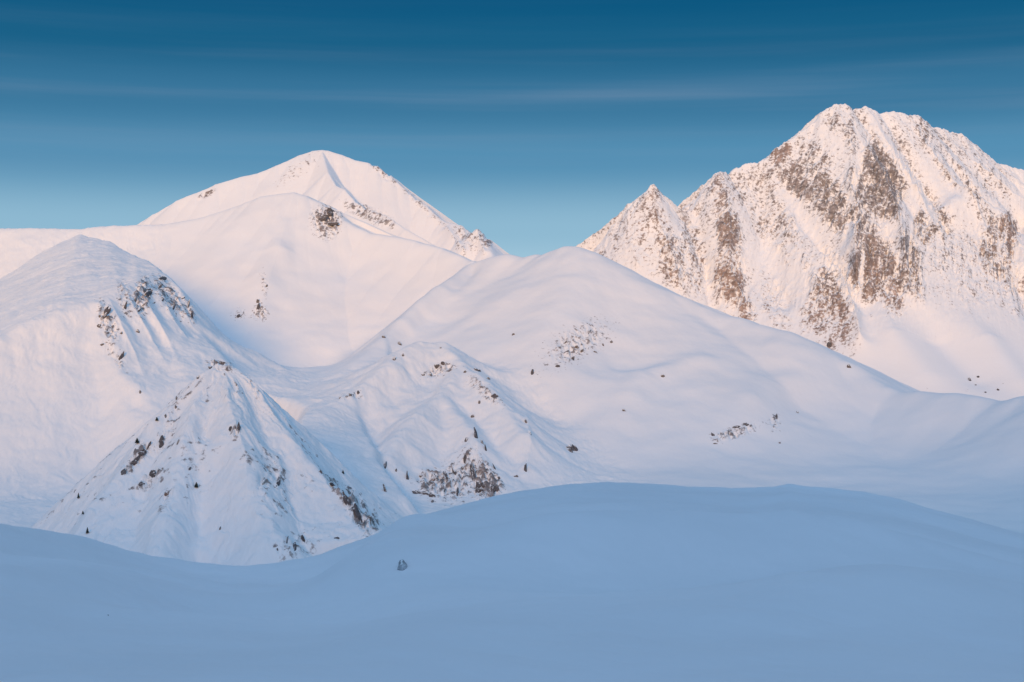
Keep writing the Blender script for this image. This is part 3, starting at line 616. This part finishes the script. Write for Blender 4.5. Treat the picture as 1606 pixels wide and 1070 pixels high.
def rock_thing(name, g, Z, u, v, wpx, hpx, tilt, label, cat='rock', mat=None, chunks=1, seed=0, group=None, stand=0.38):
    rng = random.Random(int(u * 31 + v * 17) + seed)
    p, n = ground_frame(g, Z, u, v)
    view = p.normalized(); n = outward(n)
    e1 = Vector((1, 0, 0)); e1 = (e1 - n * e1.dot(n)).normalized(); e2 = n.cross(e1).normalized()   # e2 points up the slope
    fs = max(0.5, abs(view.dot(n)))
    W = wpx * p.y / F; H = hpx * p.y / F / max(fs, .35)
    H = min(H, hpx * p.y / F * 2.6)
    ct, st = math.cos(rad(tilt)), math.sin(rad(tilt))
    a1 = (e1 * ct - e2 * st * 1.0).normalized(); a2 = n.cross(a1).normalized()
    bm = bmesh.new()
    if chunks <= 1:
        add_chunk(bm, rng, (0, 0, 0), (a1, a2, n), (W * .56, H * .54, min(W, H) * stand))
    else:
        for k in range(chunks):
            while True:
                x, y = rng.uniform(-1, 1), rng.uniform(-1, 1)
                if x * x + y * y < 1: break
            q = rng.uniform(.6, 1.0) * 1.75 / math.sqrt(chunks)
            if k == 0: x = y = 0.0
            sp = .16 if chunks == 2 else .30
            du_, dv_ = x * wpx * sp, y * hpx * sp
            c = Vector(g.drape(Z, [(u + du_ * ct - dv_ * st, v + du_ * st + dv_ * ct)])[0]) - p
            if chunks == 2 and c.length > .28 * min(W, H): c = c.normalized() * .28 * min(W, H)
            if c.length > 3 * max(W, H): c = c.normalized() * max(W, H)
            if k == 0: q = .72
            cw, ch = W * .5 * q * rng.uniform(.7, 1.1), H * .5 * q * rng.uniform(.9, 1.4)
            add_chunk(bm, rng, c, (a1, a2, n), (cw, ch, min(cw, ch) * stand * 1.5))
    me = bpy.data.meshes.new(name); bm.to_mesh(me); bm.free()
    o = bpy.data.objects.new(name, me); COL.objects.link(o); o.location = p
    me.materials.append(mat or R_DARK)
    o['label'] = label; o['category'] = cat
    if group: o['group'] = group
    return o

# u, v, width, height (photograph pixels), tilt, blocks, label
GL = 'rocks of the rocky lip on the left hill'
E_ROCKS = [
 (232, 460, 17, 26, 12, 7, 'largest and darkest rock face on the rocky lip of the left hill'),
 (257, 438, 9, 16, 20, 3, 'small rock just below the skyline at the top of the rocky lip'),
 (252, 452, 5, 9, 10, 1, 'little rock between the skyline rock and the darkest face of the lip'),
 (272, 484, 7, 17, 5, 2, 'tall narrow rock in the right half of the rocky lip'),
 (254, 474, 6, 12, 8, 2, 'narrow rock right of the darkest face, halfway along the lip'),
 (241, 476, 6, 10, 8, 2, 'pale edged rock below and right of the darkest face of the lip'),
 (287, 469, 5, 8, 10, 1, 'small rock on the right edge of the lip above its end rocks'),
 (296, 479, 5, 13, 0, 1, 'thin upright rock near the right end of the lip'),
 (301, 499, 9, 17, -18, 2, 'rock at the lower right end of the lip, against blue shaded snow'),
 (211, 474, 5, 13, 6, 1, 'slim rock left of the darkest face on the lip'),
 (196, 486, 5, 19, 4, 2, 'long thin rock rib in the middle of the lip'),
 (218, 489, 5, 13, 4, 1, 'short rock rib below the darkest face of the lip'),
 (167, 494, 12, 20, 12, 4, 'dark ragged rock at the left end of the lip'),
 (156, 499, 5, 9, 0, 1, 'small rock left of the ragged rock at the left end of the lip'),
 (155, 513, 7, 8, 0, 1, 'round rock just below the left end of the lip'),
 (167, 519, 5, 6, 0, 1, 'small dot of rock below the ragged rock of the lip'),
 (160, 541, 6, 8, 10, 1, 'lone rock on the spur under the left end of the lip'),
 (190, 524, 5, 8, 8, 1, 'small rock in the snow gullies under the middle of the lip'),
 (216, 522, 6, 8, -20, 1, 'isolated rock far below the darkest face of the lip'),
 (191, 561, 7, 16, 6, 3, 'rock pair high on the left edge of the valley spur of the left hill'),
 (220, 617, 5, 12, -8, 2, 'pale rock low on the valley spur, left of the pyramid hill'),
]
C_ROCKS = [
 (520, 336, 20, 12, 15, 7, 'dark upper block of the rock patch on the shoulder under the left peak'),
 (507, 345, 14, 18, 80, 5, 'left part of the rock patch on the shoulder under the left peak'),
 (524, 355, 14, 20, 80, 6, 'lower right part of the rock patch on the shoulder under the left peak'),
 (405, 487, 8, 18, 0, 3, 'upright rock at the foot of the small rib in the bowl'),
 (404, 474, 6, 9, 0, 1, 'small rock directly above the upright rock in the bowl'),
 (375, 496, 13, 6, 0, 3, 'low wide rock left of the upright rock in the bowl'),
 (418, 450, 4, 9, 0, 1, 'faint rock on the upper part of the rib in the bowl'),
]
D_ROCKS = [
 (602, 530, 7, 6, 0, 1, 'round dark rock alone on the ridge left of the centre hill'),
 (626, 541, 8, 8, -30, 1, 'dark rock at the left tip of the rocky knoll'),
 (618, 565, 5, 11, 10, 1, 'narrow rock under the left tip of the rocky knoll'),
 (632, 560, 4, 9, 5, 1, 'faint thin rock right of the narrow rock on the knoll'),
 (664, 589, 7, 7, 0, 1, 'leftmost dark rock in the row on the knoll'),
 (675, 590, 6, 6, 0, 1, 'small rock in the row on the knoll, right of the leftmost one'),
 (685, 578, 9, 8, -30, 2, 'middle rock of the row on the knoll'),
 (695, 573, 9, 8, -25, 2, 'upper right rock of the row on the knoll'),
 (691, 547, 4, 4, 0, 1, 'speck of rock near the top of the knoll'),
 (729, 585, 5, 6, 0, 1, 'small rock between the row and the curved rock on the knoll'),
 (749, 581, 14, 5, 0, 3, 'curved rock edge at the right end of the knoll crest'),
 (766, 595, 7, 5, 30, 1, 'small rock below the right end of the curved rock edge'),
 (776, 622, 18, 7, 25, 4, 'broken rock step on the right shoulder of the knoll'),
 (752, 633, 6, 12, 0, 2, 'pale upright rock left of the broken rock step'),
 (562, 619, 6, 9, -15, 2, 'curved dark rock on the snow rise left of the knoll'),
 (549, 621, 6, 5, 0, 1, 'small rock in the middle of the three on the left snow rise'),
 (533, 624, 4, 4, 0, 1, 'tiny rock at the left end of the three on the left snow rise'),
 (741, 655, 6, 9, -10, 1, 'single dark rock in the centre of the snow above the toe cliffs'),
 (747, 686, 8, 13, -15, 2, 'dark rock at the top of the rock line above the toe cliffs'),
 (757, 697, 5, 9, -20, 1, 'short rock in the middle of the rock line above the toe cliffs'),
 (762, 708, 6, 15, -12, 2, 'curved lower rock of the rock line above the toe cliffs'),
 (731, 691, 6, 8, 0, 1, 'pale rock left of the rock line above the toe cliffs'),
 (729, 723, 6, 14, 5, 2, 'upright rock left of the big cliff face'),
 (725, 737, 5, 9, 0, 1, 'small rock below the upright rock left of the big cliff face'),
 (825, 663, 5, 7, -10, 1, 'upper rock of the pair on the right rib of the knoll'),
 (831, 681, 6, 10, -15, 1, 'lower and darker rock of the pair on the right rib of the knoll'),
 (823, 738, 6, 23, 0, 3, 'long upright rock low on the right rib of the knoll'),
 (810, 748, 8, 6, 0, 1, 'squat rock left of the long upright rock'),
 (835, 588, 5, 14, 8, 2, 'thin upright rock in the hollow right of the knoll'),
 (805, 525, 5, 4, 0, 1, 'pale speck of rock high on the snow above the hollow'),
 (899, 566, 7, 13, 8, 3, 'darkest rock of the scatter on the face of the centre hill'),
 (913, 551, 6, 8, 0, 1, 'round rock right of the darkest one in the centre scatter'),
 (905, 545, 7, 5, 15, 1, 'flat rock in the middle of the centre scatter'),
 (876, 576, 9, 7, 0, 2, 'lowest rock at the left end of the centre scatter'),
 (923, 524, 4, 13, 30, 2, 'slanting crack of rock at the top of the centre scatter'),
 (933, 553, 7, 4, -20, 1, 'low rock in the right half of the centre scatter'),
 (946, 543, 4, 6, 0, 1, 'small rock near the right end of the centre scatter'),
 (959, 538, 5, 7, 0, 1, 'pale rock at the right end of the centre scatter'),
 (885, 540, 4, 10, 30, 2, 'faint rock on the upper left of the centre scatter'),
 (897, 706, 22, 14, -10, 8, 'ragged clump of rock alone on the lower snow of the centre hill'),
 (1040, 592, 7, 6, 0, 1, 'small rock under the snow roll, right of the centre scatter'),
 (979, 645, 6, 9, -15, 1, 'rock in the groove below the snow roll'),
 (1119, 684, 9, 8, -25, 2, 'dark rock at the left end of the rock band on the right'),
 (1122, 697, 8, 4, 0, 1, 'flat rock under the left end of the rock band on the right'),
 (1131, 681, 4, 4, 0, 1, 'small rock next to the left end of the rock band on the right'),
 (1153, 672, 20, 5, -14, 4, 'long dark rock in the middle of the rock band on the right'),
 (1168, 667, 12, 4, -14, 2, 'thin rock on the right of the long dark one in the rock band'),
 (1163, 680, 9, 4, -20, 1, 'faint rock step under the long dark one in the rock band'),
 (1218, 657, 7, 12, 15, 2, 'upright dark rock between the rock band and the lone right rock'),
 (1251, 648, 5, 5, 0, 1, 'lone small rock right of the rock band'),
 (1223, 696, 4, 6, 0, 1, 'small rock on the snow below the upright dark rock'),
 (1332, 577, 7, 8, -20, 1, 'dark rock on the skyline of the long hill below the rocky mountain'),
 (660, 774, 30, 11, 18, 9, 'dark wide rock shelf at the left of the toe cliffs'),
 (676, 778, 16, 10, 20, 4, 'right end of the dark rock shelf of the toe cliffs'),
 (640, 752, 5, 18, -5, 3, 'narrow rock on the left side of the toe cliffs'),
 (660, 748, 5, 5, 0, 1, 'round dot of rock above the wide shelf of the toe cliffs'),
 (683, 735, 4, 4, 0, 1, 'tiny rock on the snow edge above the toe cliffs'),
 (682, 752, 11, 12, 0, 4, 'brown speckled rock above the right end of the wide shelf'),
 (700, 750, 7, 18, -20, 3, 'slanted rock rib in the middle of the toe cliffs'),
 (697, 772, 6, 14, 10, 2, 'short rock rib at the lower middle of the toe cliffs'),
 (718, 774, 6, 26, 4, 4, 'long thin rock rib left of the big cliff face'),
 (712, 742, 6, 14, -25, 2, 'slanted rock above the long thin rib of the toe cliffs'),
 (678, 788, 6, 8, 0, 2, 'lowest rock of the toe cliffs, under the wide shelf'),
 (602, 733, 7, 15, 8, 3, 'rock on the left shoulder of the knoll, left of the toe cliffs'),
 (621, 740, 4, 7, 0, 1, 'small rock between the left shoulder rock and the toe cliffs'),
 (605, 772, 6, 14, -25, 2, 'faint rock streak below the left shoulder rock'),
 (742, 742, 12, 28, -10, 6, 'tall dark upper part of the big cliff face'),
 (752, 768, 20, 26, -10, 8, 'broad dark lower part of the big cliff face'),
 (775, 770, 15, 20, -15, 6, 'right buttress of the big cliff face at the snow edge'),
 (776, 736, 7, 14, -35, 2, 'curved rock above the right buttress of the big cliff face'),
 (783, 752, 6, 10, -20, 2, 'small rock right of the big cliff face'),
]
F_ROCKS = [
 (349, 572, 18, 5, 0, 4, 'rock cap along the very top of the pyramid hill'),
 (330, 578, 10, 7, -20, 3, 'rock left of the cap on top of the pyramid hill'),
 (310, 592, 6, 5, 0, 1, 'dot of rock on the upper left edge of the pyramid hill'),
 (277, 626, 4, 5, 0, 1, 'lone dot of rock halfway down the left edge of the pyramid hill'),
 (371, 604, 3, 3, 0, 1, 'tiny rock on the upper right of the pyramid hill'),
 (374, 670, 7, 19, -8, 3, 'right rock of the pair on the upper right face of the pyramid hill'),
 (361, 677, 7, 13, 8, 2, 'left rock of the pair on the upper right face of the pyramid hill'),
 (276, 641, 6, 12, -8, 2, 'pale rock under the left edge of the pyramid hill'),
 (259, 655, 5, 14, 4, 2, 'slim rock under the left edge, lower than the pale one'),
 (252, 696, 10, 24, 12, 5, 'upright rock oval inside the left edge of the pyramid hill'),
 (234, 701, 5, 13, 20, 2, 'thin rock above the dark slanting outcrop of the pyramid hill'),
 (222, 714, 20, 11, -45, 6, 'upper end of the dark slanting outcrop on the left edge'),
 (210, 727, 22, 12, -45, 7, 'middle of the dark slanting outcrop on the left edge'),
 (193, 744, 9, 14, 25, 3, 'lower end of the dark slanting outcrop on the left edge'),
 (238, 747, 20, 10, -25, 6, 'right part of the rock band below the dark slanting outcrop'),
 (221, 762, 16, 6, -32, 4, 'left tail of the rock band below the dark slanting outcrop'),
 (255, 736, 4, 4, 0, 1, 'speck of rock right of the rock band on the pyramid hill'),
 (262, 776, 11, 13, 25, 4, 'brownish rock on the lower left face of the pyramid hill'),
 (297, 737, 6, 7, 0, 2, 'small rock in the centre of the pyramid face'),
 (279, 696, 4, 8, 0, 1, 'small rock at the top of a thin rib on the pyramid face'),
 (437, 762, 9, 14, 8, 4, 'rock low on the right face of the pyramid hill'),
 (413, 758, 7, 15, 5, 3, 'faint upright rock left of the low right face rock'),
 (503, 742, 10, 6, 25, 2, 'first small rock on the lower right edge of the pyramid hill'),
 (523, 762, 9, 11, 40, 3, 'rock below the first small one on the lower right edge'),
 (545, 786, 14, 30, -32, 8, 'upper half of the big dark cliff on the lower right edge'),
 (562, 810, 15, 30, -32, 8, 'lower half of the big dark cliff on the lower right edge'),
 (583, 822, 8, 14, -30, 3, 'pale rock right of the big dark cliff'),
 (461, 862, 8, 11, 0, 3, 'centre rock of the cluster at the foot of the pyramid hill'),
 (475, 849, 8, 10, -20, 3, 'upper right rock of the cluster at the foot of the pyramid hill'),
 (450, 850, 5, 8, 0, 2, 'upper left rock of the cluster at the foot of the pyramid hill'),
 (435, 864, 6, 9, 0, 2, 'left rock of the cluster at the foot of the pyramid hill'),
 (345, 831, 4, 8, 0, 1, 'single faint rock above the shaded mound at the foot'),
 (529, 846, 12, 4, 5, 2, 'flat rock right of the cluster at the foot of the pyramid hill'),
]
for lst, gname in ((E_ROCKS, GL), (C_ROCKS, 'rocks in the bowl below the left peak'), (D_ROCKS, 'rocks poking out of the centre hill'), (F_ROCKS, 'rocks of the pyramid hill')):
    for (u, v, a, b, t_, n_, lb) in lst:
        m_ = R_MID if ('pale' in lb or 'faint' in lb or n_ == 1) else R_BROWN if 'brown' in lb else R_DARK
        rock_thing('rock_outcrop' if n_ > 1 else 'rock', gM, ZM, u, v, a, b, t_, lb, 'rock', m_, n_, group=gname)
for (u, v, a, b, lb) in [
 (1301, 543, 8, 12, 'dark rock at the foot of the rocky mountain, behind the long hill'),
 (1311, 557, 5, 6, 'small rock just below the dark one at the foot of the rocky mountain'),
 (1521, 597, 6, 8, 'darkest rock on the snow apron at the far right'),
 (1534, 592, 5, 4, 'small rock above and right of the darkest one on the far right apron'),
 (1530, 604, 4, 3, 'tiny rock just under the darkest one on the far right apron'),
 (1565, 612, 5, 4, 'rock at the right end of the far right apron'),
 (1546, 616, 4, 3, 'lowest rock of the far right apron, by the valley edge')]:
    rock_thing('rock', gA, ZA, u, v, a, b, 0, lb, 'rock', R_DARK, 1, group='rocks on the apron of the rocky mountain')
R_SHADE = rock_mat('frosted_rock', (0.33, 0.33, 0.35), 0.76)
rock_thing('rock_outcrop', gG, ZG, 631, 892, 22, 17, 0, 'half buried rock on the shaded foreground slope, left of centre', 'rock', R_SHADE, 5, stand=0.8)
rock_thing('rock', gG, ZG, 170, 966, 3, 5, 0, 'tiny stone in the blue snow at the lower left of the foreground', 'rock', R_MID, 1)

# small snow-dusted conifers on the lower slopes
bark = bpy.data.materials.new('bark'); bark.use_nodes = True
bark.node_tree.nodes['Principled BSDF'].inputs['Base Color'].default_value = (0.07, 0.05, 0.04, 1); bark.node_tree.nodes['Principled BSDF'].inputs['Roughness'].default_value = 0.9
needle = bpy.data.materials.new('needles'); needle.use_nodes = True; t = needle.node_tree
b_ = t.nodes['Principled BSDF']; b_.inputs['Roughness'].default_value = 0.85; b_.inputs['Specular IOR Level'].default_value = 0.1
ob_ = nd(t, 'ShaderNodeTexCoord'); nn = nd(t, 'ShaderNodeTexNoise'); nn.inputs['Scale'].default_value = 1.1; nn.inputs['Detail'].default_value = 4
t.links.new(ob_.outputs['Object'], nn.inputs['Vector'])
rr = ramp(t, [(0.35, (0.025, 0.035, 0.028)), (0.55, (0.05, 0.065, 0.05)), (0.66, (0.35, 0.37, 0.38))])
t.links.new(nn.outputs['Fac'], rr.inputs['Fac']); t.links.new(rr.outputs[0], b_.inputs['Base Color'])
def conifer(u, v, wpx, hpx, label):
    rng = random.Random(int(u * 7 + v))
    p, n = ground_frame(gM, ZM, u, v + hpx * .45)
    Ht = hpx * p.y / F; Wd = wpx * p.y / F
    root = bpy.data.objects.new('conifer_tree', None); COL.objects.link(root); root.location = p
    root['label'] = label; root['category'] = 'tree'; root['group'] = 'small conifers on the lower slopes'
    bm = bmesh.new()
    bmesh.ops.create_cone(bm, cap_ends=True, segments=7, radius1=Ht * .035, radius2=Ht * .006, depth=Ht * 1.05)
    for q in bm.verts: q.co.z += Ht * .475
    me = bpy.data.meshes.new('trunk'); bm.to_mesh(me); bm.free(); me.materials.append(bark)
    o = bpy.data.objects.new('trunk', me); COL.objects.link(o); o.parent = root
    bm = bmesh.new()
    for k in range(15):
        f = k / 14.0; z = Ht * (.10 + .88 * f); R = Wd * .62 * (1 - f) ** .8 + Wd * .04
        m_ = 9
        for j in range(m_):
            a = 2 * math.pi * (j / m_) + rng.uniform(-.3, .3) + k; r = R * rng.uniform(.65, 1.1); dz = Ht * .05
            d = Vector((math.cos(a), math.sin(a), 0)); sd = Vector((-d.y, d.x, 0)) * r * .30
            A = bm.verts.new(Vector((0, 0, z + dz))); B = bm.verts.new(d * r * .6 + sd + Vector((0, 0, z)))
            C_ = bm.verts.new(d * r + Vector((0, 0, z - dz * rng.uniform(.6, 1.6)))); D_ = bm.verts.new(d * r * .6 - sd + Vector((0, 0, z - dz * .3)))
            E_ = bm.verts.new(d * r * .5 + Vector((0, 0, z - dz * 1.6)))
            for tri in ((A, B, C_), (A, C_, D_), (A, E_, B), (B, E_, C_), (C_, E_, D_), (D_, E_, A)): bm.faces.new(tri)
    me = bpy.data.meshes.new('crown'); bm.to_mesh(me); bm.free(); me.materials.append(needle)
    o = bpy.data.objects.new('crown', me); COL.objects.link(o); o.parent = root
for (u, v, a, b, lb) in [
 (215, 692, 7, 9, 'dark bushy conifer just outside the left edge of the pyramid hill'),
 (246, 658, 5, 6, 'small conifer above the bushy one, beside the left edge of the pyramid hill'),
 (123, 778, 4, 9, 'slim conifer on the shaded snow left of the pyramid hill'),
 (130, 805, 4, 6, 'smallest conifer low on the left edge of the pyramid hill'),
 (137, 834, 5, 10, 'conifer on the snow just above the foreground slope at the lower left'),
 (308, 762, 7, 9, 'round dark conifer alone on the lower face of the pyramid hill'),
 (538, 741, 4, 7, 'thin conifer in the shaded valley right of the pyramid hill')]:
    conifer(u, v, a, b, lb)
